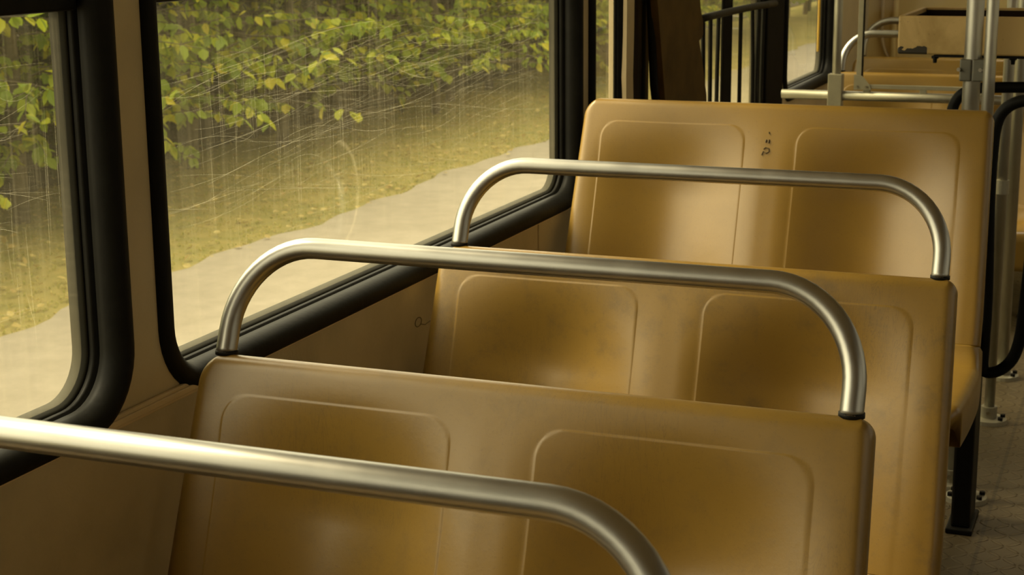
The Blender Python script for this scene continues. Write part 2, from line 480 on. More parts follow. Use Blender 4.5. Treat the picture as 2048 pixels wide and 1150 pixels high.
def bench(label, x, y, z, key, hoop=True, group='double bench seats along the window wall', legs=True, floor=FZ):
    H = z-floor
    root = empty('bench_seat', (x, y, floor), label, 'bus seat', group)
    for src, nm in ((backA, 'backrest'), (panA, 'seat_pan')):
        me = src.data if M[key] is src.data.materials[0] else src.data.copy()
        if me is not src.data: me.materials[0] = M[key]
        o = bpy.data.objects.new(nm, me); link(o, root, (0, 0, H))
    if hoop:
        hd = tube('handrail', HOOP, .0135, M['steel'], root, 28, loc=(0, 0, H))
        hd['label'] = 'brushed steel grab hoop'
        for xx in (-.394, .406):
            V, F = tube_data([(xx, .0185, -.007), (xx, .0190, -.0012)], .0148, 24)
            mesh_obj('collar', V, F, M['black'], hd)
    zp = -.47
    if legs:
        box('pedestal', (-.30, -.40, H+zp-.11), (.30, -.10, H+zp-.07), M['black'], root, .006)
        for (xx, yy) in ((.33, -.42), (-.36, .10), (-.36, -.42)) if key != 'seatD' or hoop else ():
            bm = bmesh.new()
            V, F = tube_data([(xx-.02, yy*.45-.1, H+zp-.075), (xx, yy, .012)], .019, 12)
            bv = [bm.verts.new(p) for p in V]
            for f in F: bm.faces.new([bv[i] for i in f])
            add_box(bm, (xx-.035, yy-.035, 0), (xx+.035, yy+.035, .012), .003)
            bm_obj('leg', bm, M['black'], root, smooth=False)
        if key == 'seatD' and not hoop:
            for xx in (-.34, .393):
                bm = bmesh.new()
                add_box(bm, (xx-.021, .18, .010), (xx+.021, .295, H+zp-.02), .006)
                add_box(bm, (xx-.021, -.36, H+zp-.06), (xx+.021, .295, H+zp-.02), .004)
                add_box(bm, (xx-.03, .165, 0), (xx+.028, .31, .012), .003)
                bm_obj('leg', bm, M['black'], root)
    return root

bench('nearest bench, only its thick steel hoop shows, crossing the lower left of the view', SEATX+.008, .972, -.005, 'seatA')
bench('second amber bench from the front, its hoop legs standing on the top edge', SEATX, 1.7249, 0, 'seatB')
bench('scratched and scuffed amber bench in the middle, behind the second hoop', SEATX, 2.4779, 0, 'seatC')
dS = bench('tall bench without a hoop, dark scribble on its centre ridge', SEATX-.0143, 3.2356, .173, 'seatD', hoop=False)
dS.scale = (.967, 1, 1)
e1 = bench('far bench behind the aluminium partition, nearer of the two', -.680, 5.90, -.004, 'seatD', group='far benches at the rear of the bus')
e2 = bench('rearmost bench in front of the beige rear wall', -.680, 6.32, .018, 'seatD', group='far benches at the rear of the bus')
for src in (backA, panA):
    bpy.data.objects.remove(src)
# scribble on the fourth bench (three ink marks, real strokes a hair proud of the shell)
bm = bmesh.new()
def on_back(xx, v): return Vector((xx, -v*S/NN-.0012/NN, .933-v/NN+.0012*S/NN))
for pts, w in (([(-.012, .062), (-.011, .066)], .0016), ([(-.016, .078), (-.017, .084)], .002), ([(-.010, .078), (-.0105, .085)], .002),
               ([(-.020, .098), (-.016, .094), (-.009, .096), (-.008, .102), (-.014, .106), (-.020, .102), (-.023, .110)], .0014)):
    V, F = tube_data([on_back(a, b) for a, b in pts], w*.7, 6)
    bv = [bm.verts.new(p) for p in V]
    for f in F: bm.faces.new([bv[i] for i in f])
sb = bm_obj('scribble', bm, M['ink'], dS); sb['label'] = 'dark ink scribble'

# ------------------------------------------------------------------ shell of the bus
def rrect(y0, y1, z0, z1, r, n=10):
    P = []
    for cy, cz, a0 in ((y1-r, z0+r, -PI/2), (y1-r, z1-r, 0), (y0+r, z1-r, PI/2), (y0+r, z0+r, PI)):
        for i in range(n+1):
            a = a0+PI/2*i/n; P.append((cy+r*math.cos(a), cz+r*math.sin(a)))
    return P

def wall_with_holes(name, x, y0, y1, z0, z1, holes, mat, thick):
    bm = bmesh.new(); es = []
    for loop in [[(y0, z0), (y1, z0), (y1, z1), (y0, z1)]]+holes:
        vs = [bm.verts.new((x, a, b)) for a, b in loop]
        es += [bm.edges.new((vs[i], vs[(i+1) % len(vs)])) for i in range(len(vs))]
    bmesh.ops.triangle_fill(bm, edges=es, use_beauty=True)
    r = bmesh.ops.extrude_face_region(bm, geom=list(bm.faces))
    for v in [g for g in r['geom'] if isinstance(g, bmesh.types.BMVert)]: v.co.x += thick
    return struct(bm_obj(name, bm, mat))

# (d outward depth behind the wall face, r outward from the glass edge)
PROF_SEAL = [(.056, -.004), (.047, -.003), (.040, .001), (.038, .003), (.038, .011)]
PROF_GASKET = [(.062, .013), (.040, .011), (.037, .009), (.035, .003), (.027, .003), (.026, .009), (.022, .009), (.021, .004), (.010, .004),
               (.002, .006), (-.006, .011), (-.011, .018), (-.012, .026), (-.009, .034), (-.004, .038), (.002, .039), (.004, .034)]
def sweep_frame(name, x, sgn, y0, y1, z0, z1, r, prof, mat, parent, ds=1):
    V = []; F = []; m = len(prof); N = 11*4
    for d, o in prof:
        ring = rrect(y0-o, y1+o, z0-o, z1+o, max(.004, r+o), 10)
        V += [(x-sgn*d*(ds if d > 0 else 1), a, b) for a, b in ring]
    for i in range(m-1):
        for k in range(N):
            l = (k+1) % N; F.append((i*N+k, i*N+l, (i+1)*N+l, (i+1)*N+k))
    o = mesh_obj(name, V, F, mat, parent)
    bm = bmesh.new(); bm.from_mesh(o.data); bmesh.ops.recalc_face_normals(bm, faces=bm.faces); bm.to_mesh(o.data); bm.free()
    return o

WZ0, WZ1, WMID = -.034, .86, .436
def make_window(num, y0, y1, x, sgn, z0=WZ0, z1=WZ1, mid=WMID, r=.062, yellow=False, ds=1):
    """y0..y1, z0..z1: the sight opening of the glass, which sits 60 mm outside the wall face"""
    root = empty('window_%d' % num, (x, (y0+y1)/2, z0)); struct(root)
    inv = Matrix.Translation((-x, -(y0+y1)/2, -z0))
    def put(o): o.data.transform(inv); return o
    put(sweep_frame('gasket', x, sgn, y0, y1, z0, z1, r, PROF_GASKET, M['rubber'], root, ds))
    put(sweep_frame('glazing_seal', x, sgn, y0, y1, z0, z1, r, PROF_SEAL, M['seal'], root, ds))
    xg = x-sgn*.044*ds
    if mid:
        put(box('divider_bar', (min(xg-.012, xg+.025), y0-.003, mid), (max(xg-.012, xg+.025), y1+.003, mid+.045), M['rubber'], root, .004))
    for a, b in ([(z0, mid), (mid+.045, z1)] if mid else [(z0, z1)]):
        ring = rrect(y0-.003, y1+.003, a-.003, b+.003, .055 if a == z0 else .02, 10)
        if a == z0 and mid: ring = [(p, q if q < (a+b)/2 else b) for p, q in ring]
        bm = bmesh.new(); f = bm.faces.new([bm.verts.new((xg, p, q)) for p, q in ring])
        put(bm_obj('pane', bm, M['glass'], root))
    if num < 3:
        V, F = [], []
        rnd = random.Random(num*17)
        def hair(a, b, sag, w):
            m = 9; base = len(V); px = xg-sgn*.0025
            for i in range(m):
                t_ = i/(m-1); yy = a[0]+(b[0]-a[0])*t_; zz_ = a[1]+(b[1]-a[1])*t_+sag*4*t_*(1-t_)
                k = w*(.35+.65*math.sin(PI*t_))
                if abs(b[0]-a[0]) > abs(b[1]-a[1]): V.extend([(px, yy, zz_-k), (px, yy, zz_+k)])
                else: V.extend([(px, yy-k, zz_), (px, yy+k, zz_)])
                if i: j = base+2*i; F.append((j-2, j-1, j+1, j))
        for k in range(330):
            L = rnd.uniform(.06, .42); ya = rnd.uniform(y0+.01, y1-L-.01); za = rnd.triangular(z0+.10, mid-.06, .30); sl = rnd.choice((.10, .06, .14, -.07, -.16, .02))+rnd.gauss(0, .025)
            zb = za+sl*L
            if z0+.03 < zb < mid-.01: hair((ya, za), (ya+L, zb), rnd.gauss(0, .010), rnd.uniform(.00010, .00022))
        for k in range(420):
            L = rnd.uniform(.03, .16); cy_ = y0+(y1-y0)*rnd.choice((.2, .36, .38, .6, .83)); ya = min(y1-.02, max(y0+.02, rnd.gauss(cy_, .12))); za = rnd.uniform(z0+.06, mid-.18)
            hair((ya, za), (ya+rnd.gauss(0, .006), min(mid-.01, za+L)), 0, rnd.uniform(.00010, .00022))
        so_ = put(mesh_obj('scratches', V, F, M['scratch'], root)); so_['kind'] = 'stuff'
    if yellow:
        put(box('edge_strip', (xg-.004, y1-.045, z0+.075), (xg+.004, y1-.030, z1-.06), M['yellow'], root, .002))  # plain yellow strip standing along the far edge of the glass
    return root

left_windows = [(.10, 1.602), (1.740, 3.290), (3.421, 3.594), (5.395, 6.20)]
holes = [rrect(a-.028, b+.028, WZ0-.028, WZ1+.028, .088) for a, b in left_windows[:2]+left_windows[3:]]
holes.append(rrect(3.421-.028, 3.674, -.30, WZ1+.028, .03))
front_hole = [rrect(-1.45, -.07, WZ0-.028, WZ1+.028, .088)]
door_hole = [(3.684, FZ+.001), (5.305, FZ+.001), (5.305, 1.0), (3.684, 1.0)]
wall_with_holes('wall_left', XL, -3.0, 7.0, FZ-.02, 1.30, holes+front_hole+[door_hole], M['wall'], -.05)
make_window(1, *left_windows[0], XL, 1)
make_window(2, *left_windows[1], XL, 1)
make_window(3, *left_windows[2], XL, 1, z0=-.27, mid=None, r=.02, ds=.2)
make_window(4, *left_windows[3], XL, 1, yellow=True)
rw = [(.4, 1.8), (2.0, 3.4), (3.7, 6.7)]
wall_with_holes('wall_right', XR, -3.0, 7.0, FZ-.02, 1.30, [rrect(a-.028, b+.028, WZ0-.028, WZ1+.028, .088) for a, b in rw], M['wallr'], .05)
for i, (a, b) in enumerate(rw): make_window(5+i, a, b, XR, -1)
make_window(9, -1.422, -.098, XL, 1)
struct(box('floor', (XL-.05, -3.0, FZ-.06), (XR+.05, 7.0, FZ), M['floor'], bev=0))
bm = bmesh.new(); es = []
for loop in [[(XL-.05, -3.0), (XR+.05, -3.0), (XR+.05, 7.0), (XL-.05, 7.0)], rrect(-.75, .45, 5.95, 6.85, .08)]:
    vs = [bm.verts.new((a, b, 1.30)) for a, b in loop]
    es += [bm.edges.new((vs[i], vs[(i+1) % len(vs)])) for i in range(len(vs))]
bmesh.ops.triangle_fill(bm, edges=es, use_beauty=True)
r_ = bmesh.ops.extrude_face_region(bm, geom=list(bm.faces))
for v in [g for g in r_['geom'] if isinstance(g, bmesh.types.BMVert)]: v.co.z += .06
struct(bm_obj('ceiling', bm, M['ceil']))     # with an unseen roof opening added to let sky light onto the rear
struct(box('wall_rear', (XL-.05, 7.0, FZ-.06), (XR+.05, 7.05, 1.36), M['rear'], bev=0))
bm = bmesh.new(); es = []
for loop in [[(XL-.05, FZ-.06), (XR+.05, FZ-.06), (XR+.05, 1.36), (XL-.05, 1.36)], rrect(XL+.2, XR-.2, .25, 1.10, .1)]:
    vs = [bm.verts.new((a, -3.0, b)) for a, b in loop]
    es += [bm.edges.new((vs[i], vs[(i+1) % len(vs)])) for i in range(len(vs))]
bmesh.ops.triangle_fill(bm, edges=es, use_beauty=True)
r_ = bmesh.ops.extrude_face_region(bm, geom=list(bm.faces))
for v in [g for g in r_['geom'] if isinstance(g, bmesh.types.BMVert)]: v.co.y -= .05
struct(bm_obj('wall_front', bm, M['wall']))
# lower wall panels between trim and floor, a few millimetres proud, with a joint under the far end of the window
for i, (a, b) in enumerate(((-2.95, 1.0), (1.004, 3.056), (3.062, 3.70))):
    struct(box('trim_%d' % (i+1), (XL, a, FZ), (XL+.004, b, -.072), M['wall_low'], bev=.0015))
V, F = tube_data([(XL+.0042, 2.472+.013*math.cos(a), -.141+.008*math.sin(a)) for a in [2*PI*i/14 for i in range(14)]], .0009, 6, True, True)
V2, F2 = tube_data([(XL+.0042, 2.482, -.147), (XL+.0042, 2.50, -.152), (XL+.0042, 2.52, -.150)], .0008, 6)
b0 = len(V); V += V2; F += [tuple(i+b0 for i in f) for f in F2]
mk = mesh_obj('scuff_mark', V, F, simple('faded_pen', (.22, .185, .11), .7, 0, .2, .1, 30), bpy.data.objects['trim_3']); mk['label'] = 'dark scrawled ring on the panel'
# slim bead that caps the lower panels
bm = bmesh.new()
for a, b in ((-2.95, 3.70),):
    add_box(bm, (XL, a, -.073), (XL+.006, b, -.054), .002)
    add_box(bm, (XL+.005, a, -.068), (XL+.0085, b, -.059), .0015)
struct(bm_obj('trim_4', bm, M['trim']))
# beige door post with slightly wavy inner edge
bm = bmesh.new()
V = []; n = 22
for i in range(n+1):
    z = FZ+(1.3-FZ)*i/n; w = .004*math.sin(i*1.7)+.003*math.sin(i*3.1)
    V.append([(XL, 3.606+w*.4, z), (XL+.016, 3.606+w*.4, z), (XL+.016, 3.662+w, z), (XL, 3.668+w, z)])
vv = [[bm.verts.new(p) for p in q] for q in V]
for i in range(n):
    for k in range(4): bm.faces.new((vv[i][k], vv[i][(k+1) % 4], vv[i+1][(k+1) % 4], vv[i+1][k]))
bm.faces.new(vv[0]); bm.faces.new(vv[-1])
struct(bm_obj('trim_5', bm, M['trim']))

# door way with folded leaves
door = empty('door_1', (XL, 4.5, FZ)); struct(door)
def dpart(name, lo, hi, mat, bev=.003):
    return box(name, tuple(a-b for a, b in zip(lo, (XL, 4.5, FZ))), tuple(a-b for a, b in zip(hi, (XL, 4.5, FZ))), mat, door, bev)
dpart('jamb', (XL-.05, 3.68, FZ), (XL+.004, 3.735, 1.0), M['dkbrown'])
dpart('jamb', (XL-.05, 5.09, FZ), (XL+.006, 5.335, 1.0), M['frame'])
dpart('mullion', (XL-.014, 4.585, FZ), (XL-.006, 4.690, 1.0), M['frame'])
dpart('mullion', (XL-.014, 5.045, FZ), (XL-.006, 5.09, 1.0), M['frame'])
dpart('leaf_edge', (XL-.014, 3.735, FZ), (XL-.004, 3.80, 1.0), M['rubber'])
dpart('leaf_edge', (XL-.012, 3.80, FZ), (XL+.002, 3.83, 1.0), M['seal'])
dpart('kick_panel', (XL-.035, 3.80, FZ), (XL-.025, 5.11, -.42), M['black'])
dpart('header', (XL-.05, 3.70, .97), (XL+.02, 5.32, 1.03), M['black'])
bm = bmesh.new(); add_box(bm, (-.034, -.70, .34), (-.030, .61, 1.73), 0)
bm_obj('pane', bm, M['glass'], door)
# brown board: open leaf that leans, with a bump in its edge
lf = empty('door_leaf', (-1.14, 3.76, FZ), 'dark brown board leaf of the folding door, leaning beside the guard bars', 'door leaf')
zz = [(.0, .52), (.45, .50), (.70, .485), (.835, .464), (.93, .415), (.984, .381), (.990, .405), (.998, .419), (1.03, .418), (1.06, .395), (1.107, .375), (1.8, .33)]
bm = bmesh.new()
lo = []; hi = []
for z, w in zz:
    l = max(0.0, .30*(1.107-z)) if z > .6 else .152
    lo.append((bm.verts.new((0, l, z)), bm.verts.new((0, w, z)))); hi.append((bm.verts.new((.018, l, z)), bm.verts.new((.018, w, z))))
for i in range(len(zz)-1):
    bm.faces.new((lo[i][0], lo[i][1], lo[i+1][1], lo[i+1][0])); bm.faces.new((hi[i][0], hi[i+1][0], hi[i+1][1], hi[i][1]))
    bm.faces.new((lo[i][0], lo[i+1][0], hi[i+1][0], hi[i][0])); bm.faces.new((lo[i][1], hi[i][1], hi[i+1][1], lo[i+1][1]))
for i in (0, -1): bm.faces.new((lo[i][0], lo[i][1], hi[i][1], hi[i][0]))
bm_obj('board', bm, M['brown'], lf)
tube('edge_tube', [(-.008, .535, 0), (-.008, .495, .78), (-.008, .39, 1.0), (-.008, .36, 1.8)], .014, M['black'], lf, 10)
tube('edge_tube', [(-.004, .14, 0), (-.004, .13, .7), (-.004, .05, .9), (-.004, .015, 1.1), (-.004, .005, 1.8)], .010, M['black'], lf, 10)
# guard rail in front of the door glass
gr = empty('guard_rail', (XL, 4.15, FZ), 'black curved guard rail with upright bars across the door glass', 'guard rail')
top = [(.03, .0, 1.036), (.03, .15, 1.038), (.03, .42, 1.039), (.03, .66, 1.038), (.03, .80, 1.036), (.03, .93, 1.034)]
tube('top_rail', top, .0105, M['black'], gr, 14)
for y, lean in ((.075, .015), (.15, .01), (.237, -.01), (.490, 0), (.63, .03), (.71, -.02), (.775, -.01)):
    zt = np.interp(y, [p[1] for p in top], [p[2] for p in top])
    tube('bar', smooth_path([(.03, y+.01, .05), (.03, y+lean, .80), (.03, y, zt)], 2), .0060, M['black'], gr, 8)
tube('bottom_rail', [(.03, .0, .05), (.03, .93, .05)], .008, M['black'], gr, 8)

# ------------------------------------------------------------------ poles, partition, tray, straps
def pole(label, x, y, r, ztop=1.30, collar=None, mat='alu'):
    root = empty('grab_pole', (x, y, FZ), label, 'pole', 'aluminium poles beside the aisle')
    tube('shaft', [(0, 0, .004), (0, 0, ztop-FZ)], r, M[mat], root, 20)
    bm = bmesh.new()
    V, F = tube_data([(0, 0, 0), (0, 0, .010), (0, 0, .012)], .05, 24, True, False, [.048, .046, .040])
    bv = [bm.verts.new(p) for p in V]
    for f in F: bm.faces.new([bv[i] for i in f])
    V, F = tube_data([(0, 0, .010), (0, 0, .042)], r+.007, 20)
    bv = [bm.verts.new(p) for p in V]
    for f in F: bm.faces.new([bv[i] for i in f])
    foot = bm_obj('foot', bm, M['alu_plate'], root)
    for a in (0.4, 2.5, 3.6, 5.7):
        V, F = tube_data([(.037*math.cos(a), .037*math.sin(a), .010), (.037*math.cos(a), .037*math.sin(a), .019)], .007, 6)
        mesh_obj('bolt', V, F, M['black'], foot, smooth=False)
    V, F = tube_data([(0, -r-.005, .028), (0, -r-.010, .028)], .006, 6)
    mesh_obj('bolt', V, F, M['bolt'], foot, smooth=False)
    if collar:
        V, F = tube_data([(0, 0, collar-FZ), (0, 0, collar-FZ+.035)], r+.004, 20)
        mesh_obj('collar', V, F, M['alu_plate'], root, smooth=False)
    return root

pm = pole('thick aluminium pole in front of the beige tray, gripped by a grey clamp', -.3875, 3.72, .0190)
cl = empty('clamp', (-.3865, 3.72, .180), 'grey two-part clamp bolted round the thick pole under the tray', 'clamp')
box('clamp_half', (-.026, -.025, 0), (-.001, .024, .048), M['clamp'], cl, .003)
box('clamp_half', (.001, -.025, 0), (.029, .024, .048), M['clamp'], cl, .003)
for xx in (-.027, .019, .028):
    V, F = tube_data([(xx, -.026, .026), (xx, -.033, .026)], .0042, 10)
    mesh_obj('bolt', V, F, M['bolt'], cl, smooth=False)
box('clamp_lip', (.026, -.024, .048), (.040, .05, .054), M['clamp'], cl, .001)
pole('thin aluminium pole close against the aisle side of the tall bench', -.3425, 3.63, .013)
pole('aluminium pole with a grey collar, its bolted foot on the tread plate', -.355, 4.255, .0135, collar=-.155)
pole('aluminium pole just right of the collared pole, farther down the aisle', -.362, 4.70, .016)

tray = empty('tray', (-.561, 3.78, .230), 'beige open-topped tray with chipped paint, held behind the thick pole', 'tray')
W, D_, Hh = .64, .38, .086
bm = bmesh.new(); add_box(bm, (.0, .0, 0), (W, .012, Hh), .004); bm_obj('front_board', bm, M['tray'], tray)
bm = bmesh.new(); add_box(bm, (.0, .012, 0), (.012, D_, Hh), .002); bm_obj('side_board', bm, M['tray'], tray)
bm = bmesh.new(); add_box(bm, (W-.012, .012, 0), (W, D_, Hh), .002); bm_obj('side_board', bm, M['tray'], tray)
bm = bmesh.new(); add_box(bm, (.012, D_-.012, 0), (W-.012, D_, Hh), .002); bm_obj('back_board', bm, M['tray'], tray)
bm = bmesh.new(); add_box(bm, (.012, .012, .0), (W-.012, D_-.012, .006), 0); bm_obj('bottom_board', bm, M['dkbrown'], tray)
bm = bmesh.new()
add_box(bm, (.0125, D_-.0145, .006), (W-.0125, D_-.0125, Hh-.006), 0)
bm_obj('dark_inset', bm, M['dkbrown'], tray)  # thin dark boards set in to darken the tray's inside
box('dark_inset', (.0125, .0125, .006), (.0145, D_-.015, Hh-.010), M['dkbrown'], tray, 0)
bm = bmesh.new(); add_box(bm, (.268, .012, .006), (.290, D_-.012, Hh-.002), .002); bm_obj('divider', bm, M['tray'], tray)
bm = bmesh.new(); add_box(bm, (.08, .004, -.006), (W-.06, .06, -.001), .001); bm_obj('support_strip', bm, M['black'], tray)
for xx in (.082, .252, .5):
    V, F = tube_data([(xx, .02, -.004), (xx, .02, -.010), (xx, .02, -.0105), (xx, .02, -.020)], .006, 8, True, False, [.008, .008, .005, .004])
    mesh_obj('bolt', V, F, M['black'], tray, smooth=False)

# black rubber grab bar and the sagging strap that hangs from it
tube('grab_bar', smooth_path([(-.440, 3.80, -.05), (-.440, 3.80, .08), (-.430, 3.80, .130), (-.402, 3.80, .152), (-.37, 3.80, .158), (-.2, 3.80, .162), (.03, 3.80, .166), (.09, 3.80, .15), (.10, 3.80, .08), (.10, 3.80, FZ)], 3), .0125, M['hose'], None, 14)
gb = bpy.data.objects['grab_bar']; tag(gb, 'black rubber-covered bar running level behind the tall bench towards the aisle', 'bar')
LP = [(-.12, .178), (-.19, .172), (-.255, .168), (-.287, .150), (-.302, .120), (-.306, .06), (-.307, -.04), (-.303, -.15), (-.300, -.235), (-.300, -.30), (-.301, -.36),
      (-.302, -.408), (-.285, -.412), (-.262, -.403), (-.238, -.375), (-.226, -.32), (-.22, -.2), (-.21, -.0), (-.20, .12)]
pts = smooth_path([(x-.006, 3.46 if i else 3.785, z if i else .148) for i, (x, z) in enumerate(LP)], 2, True)
tag(tube('strap_loop', pts, .0125, M['hose'], None, 12, True), 'drooping black rubber loop beside the tall bench at the aisle', 'strap')

# aluminium partition frame behind the door well
pt = empty('partition_frame', (-1.10, 5.0, FZ), 'aluminium partition rail with two posts and a clear pane behind the tall bench', 'partition')
zr = .002-FZ
tube('lower_rail', [(.012, 0, zr), (.95, 0, zr)], .0145, M['alu'], pt, 16)
def post(x, r, z1): return tube('post', [(x, 0, 0), (x, 0, z1)], r, M['alu'], pt, 16)
post(.178, .0135, 1.30-FZ)
box('sleeve', (.156, -.019, zr-.035), (.199, .019, zr+.066), M['alu_plate'], pt, .002)
post(.93, .0145, 1.30-FZ)
box('pane_upright', (.240, -.008, zr+.024), (.255, .008, 1.9), M['alu_plate'], pt, .001)
box('seal_strip', (.255, -.006, zr+.03), (.2585, .006, 1.9), M['black'], pt, 0)
box('pane_sill', (.240, -.008, zr+.024), (.93, .008, zr+.036), M['alu_plate'], pt, .001)
bm = bmesh.new()
tri = [(.234, zr+.020), (.287, zr+.020), (.281, zr+.036), (.259, zr+.062), (.234, zr+.066)]
a = [bm.verts.new((x, -.012, z)) for x, z in tri]; b = [bm.verts.new((x, -.009, z)) for x, z in tri]
bm.faces.new(a); bm.faces.new(b)
for i in range(5): bm.faces.new((a[i], a[(i+1) % 5], b[(i+1) % 5], b[i]))
gus = bm_obj('gusset', bm, M['alu_plate'], pt)
for x, z in ((.244, zr+.030), (.271, zr+.030)):
    V, F = tube_data([(x, -.012, z), (x, -.015, z)], .004, 8); mesh_obj('bolt', V, F, M['bolt'], gus, smooth=False)
for x in (.262, .43, .60):
    box('spacer', (x, -.007, zr+.010), (x+.020, .007, zr+.026), M['alu_plate'], pt, .001)
bm = bmesh.new(); add_box(bm, (.238, -.002, zr+.034), (.93, .002, 1.9), 0)
tg = NT('clear_pane'); tr = tg.n('ShaderNodeBsdfTransparent'); tr.inputs[0].default_value = (.96, .95, .90, 1)
gl = tg.n('ShaderNodeBsdfGlossy'); gl.inputs['Roughness'].default_value = .05
fr = tg.n('ShaderNodeFresnel'); mx = tg.n('ShaderNodeMixShader'); tg.l(tg.math('MULTIPLY', fr.outputs[0], .5), mx.inputs[0])
tg.l(tr.outputs[0], mx.inputs[1]); tg.l(gl.outputs[0], mx.inputs[2]); tg.l(mx.outputs[0], tg.out.inputs[0])
bm_obj('pane', bm, tg.m, pt)
# rear wall mouldings
tube('trim_6', [(XL+.11, 6.985, FZ), (XL+.11, 6.985, .10), (XL+.115, 6.985, .14), (XL+.11, 6.985, 1.3)], .012, M['rear'], None, 8)
struct(bpy.data.objects['trim_6'])
tube('trim_7', smooth_path([(XL+.06, 6.99, 1.2), (XL+.06, 6.99, .15), (XL+.06, 6.99, .0), (XL+.12, 6.99, -.08), (XL+.3, 6.99, -.11), (XL+.8, 6.99, -.11)], 3), .008, M['trim'], None, 8)
struct(bpy.data.objects['trim_7'])

# ------------------------------------------------------------------ outside
XP = -5.72
def ground(name, x0, x1, mat, z, rough_edge=None):
    V = []; F = []; n = 400
    for i in range(n+1):
        y = -12+82*i/n
        e = 0
        if rough_edge: e = .05*math.sin(y*1.3)+.04*math.sin(y*3.7+1)+.03*math.sin(y*8.1)
        V += [(x0+e, y, z), (x1, y, z)]
        if i: k = 2*i; F.append((k-2, k-1, k+1, k))
    return struct(mesh_obj(name, V, F, mat))
ground('ground_verge', -40, 20, M['verge'], GZ-.03)
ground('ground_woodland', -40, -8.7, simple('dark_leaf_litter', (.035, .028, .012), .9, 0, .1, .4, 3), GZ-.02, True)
ground('ground_pavement', XP, 12, M['path'], GZ, True)

def leaf_quad(V, F, p, d, nrm, L, Wd):
    """pointed oval leaf, six vertices, slightly folded"""
    d = d.normalized(); s = d.cross(nrm).normalized(); n = s.cross(d)
    b = len(V)
    for a, w, f in ((0, 0, 0), (.3, .5, .06), (.68, .42, .05), (1, 0, -.05), (.68, -.42, .05), (.3, -.5, .06)):
        V.append(p+d*(a*L)+s*(w*Wd)+n*(f*L))
    F.append((b, b+1, b+2, b+3)); F.append((b, b+3, b+4, b+5))

def rv(s=1): return Vector((random.gauss(0, s), random.gauss(0, s), random.gauss(0, s)))

def spray(V, F, BV, BF, p, d, length, leaf, n):
    """a drooping twig with alternate hanging leaves"""
    pts = [p.copy()]; q = p.copy(); dd = d.normalized()
    for i in range(n):
        dd = (dd+Vector((0, 0, -.035))+rv(.05)).normalized(); q = q+dd*(length/n); pts.append(q.copy())
        side = 1 if i % 2 else -1
        out = dd.cross(Vector((0, 0, 1))); out = out.normalized()*side if out.length > .01 else Vector((1, 0, 0))
        ld = (out*.7+dd*.5+Vector((0, 0, -.75))+rv(.22)).normalized()
        leaf_quad(V, F, q, ld, (Vector((0, 0, 1))+rv(.5)), leaf*random.uniform(.7, 1.2), leaf*random.uniform(.5, .7))
        if random.random() < .55:
            leaf_quad(V, F, q, (ld+rv(.6)), (Vector((0, 0, 1))+rv(.6)), leaf*random.uniform(.6, 1.1), leaf*random.uniform(.45, .65))
    v, f = tube_data(pts, .004, 4, False, False, [.007*(1-.75*i/n) for i in range(n+1)])
    b = len(BV); BV += v; BF += [tuple(b+i for i in ff) for ff in f]

def make_tree(h, spread, nsp, leaf, z_lo, z_hi, seed):
    random.seed(seed)
    V, F, BV, BF = [], [], [], []
    tp = [Vector((0, 0, -.05))]; q = Vector((0, 0, -.05)); dr = Vector((0, 0, 1))
    for i in range(10):
        dr = (dr+Vector((random.gauss(0, .05), random.gauss(0, .05), 0))).normalized(); q = q+dr*(h/10); tp.append(q.copy())
    rad = [.055*(1-.75*i/10)*h/3 for i in range(11)]
    v, f = tube_data(tp, .05, 8, True, False, rad); BV += v; BF += f
    for k in range(nsp):
        z = random.uniform(z_lo, z_hi); i = min(9, max(0, int(z/h*10))); base = tp[i].lerp(tp[i+1], .5)
        a = random.uniform(0, 2*PI); r0 = random.uniform(.05, spread*.75)
        d = Vector((math.cos(a), math.sin(a), random.uniform(-.1, .45)))
        p = Vector((base.x+d.x*r0, base.y+d.y*r0, z+r0*.25))
        if r0 > .25 and random.random() < .3:
            v, f = tube_data([base, base.lerp(p, .5)+Vector((0, 0, .08)), p], .006, 4, False, False, [.012, .009, .006]); b = len(BV); BV += v; BF += [tuple(b+j for j in ff) for ff in f]
        spray(V, F, BV, BF, p, d, random.uniform(.35, .8), leaf, random.randint(6, 11))
    return V, F, BV, BF

protos = []
for i, (h, s, n, lf_, lo_, hi_) in enumerate(((3.2, 1.5, 210, .12, .35, 3.0), (3.0, 1.6, 200, .125, .3, 2.9), (3.4, 1.3, 190, .12, .4, 3.2),
                                          (3.0, 1.7, 330, .095, .1, 3.0), (2.8, 1.7, 330, .095, .05, 2.8))):
    V, F, BV, BF = make_tree(h, s, n, lf_, lo_, hi_, 100+i)
    lm = 'leaf' if i < 3 else 'leaf_shaded'
    fo = mesh_obj('foliage', V, F, M[lm], smooth=False); bk = mesh_obj('trunk', BV, BF, M['bark'])
    protos.append((fo.data, bk.data)); bpy.data.objects.remove(fo); bpy.data.objects.remove(bk)
def tree(k, x, y, rz, s, label, group):
    r = empty('tree', (x, y, GZ-.03), label, 'tree', group, rz); r.scale = (s, s, s)
    link(bpy.data.objects.new('foliage', protos[k][0]), r); link(bpy.data.objects.new('trunk', protos[k][1]), r)
    return r
random.seed(5)
front = 'yellow-green leafy tree overhanging the grass verge, in the front row outside the windows'
mid_ = 'green tree standing among the trunks behind the front row of the roadside'
back = 'dark dense tree deep in the woodland behind the roadside trees'
y = 2.6; i = 0
while y < 44:
    tree(i % 3, -8.0+random.uniform(-.25, .25), y, random.uniform(0, 6.28), random.uniform(.95, 1.12), front, 'front row of roadside trees'); y += random.uniform(1.2, 1.6); i += 1
y = 3.0
while y < 30:
    tree(3+i % 2, -9.4+random.uniform(-.4, .4), y, random.uniform(0, 6.28), random.uniform(1, 1.2), mid_, 'second row of roadside trees'); y += random.uniform(1.6, 2.1); i += 1
y = 2.8
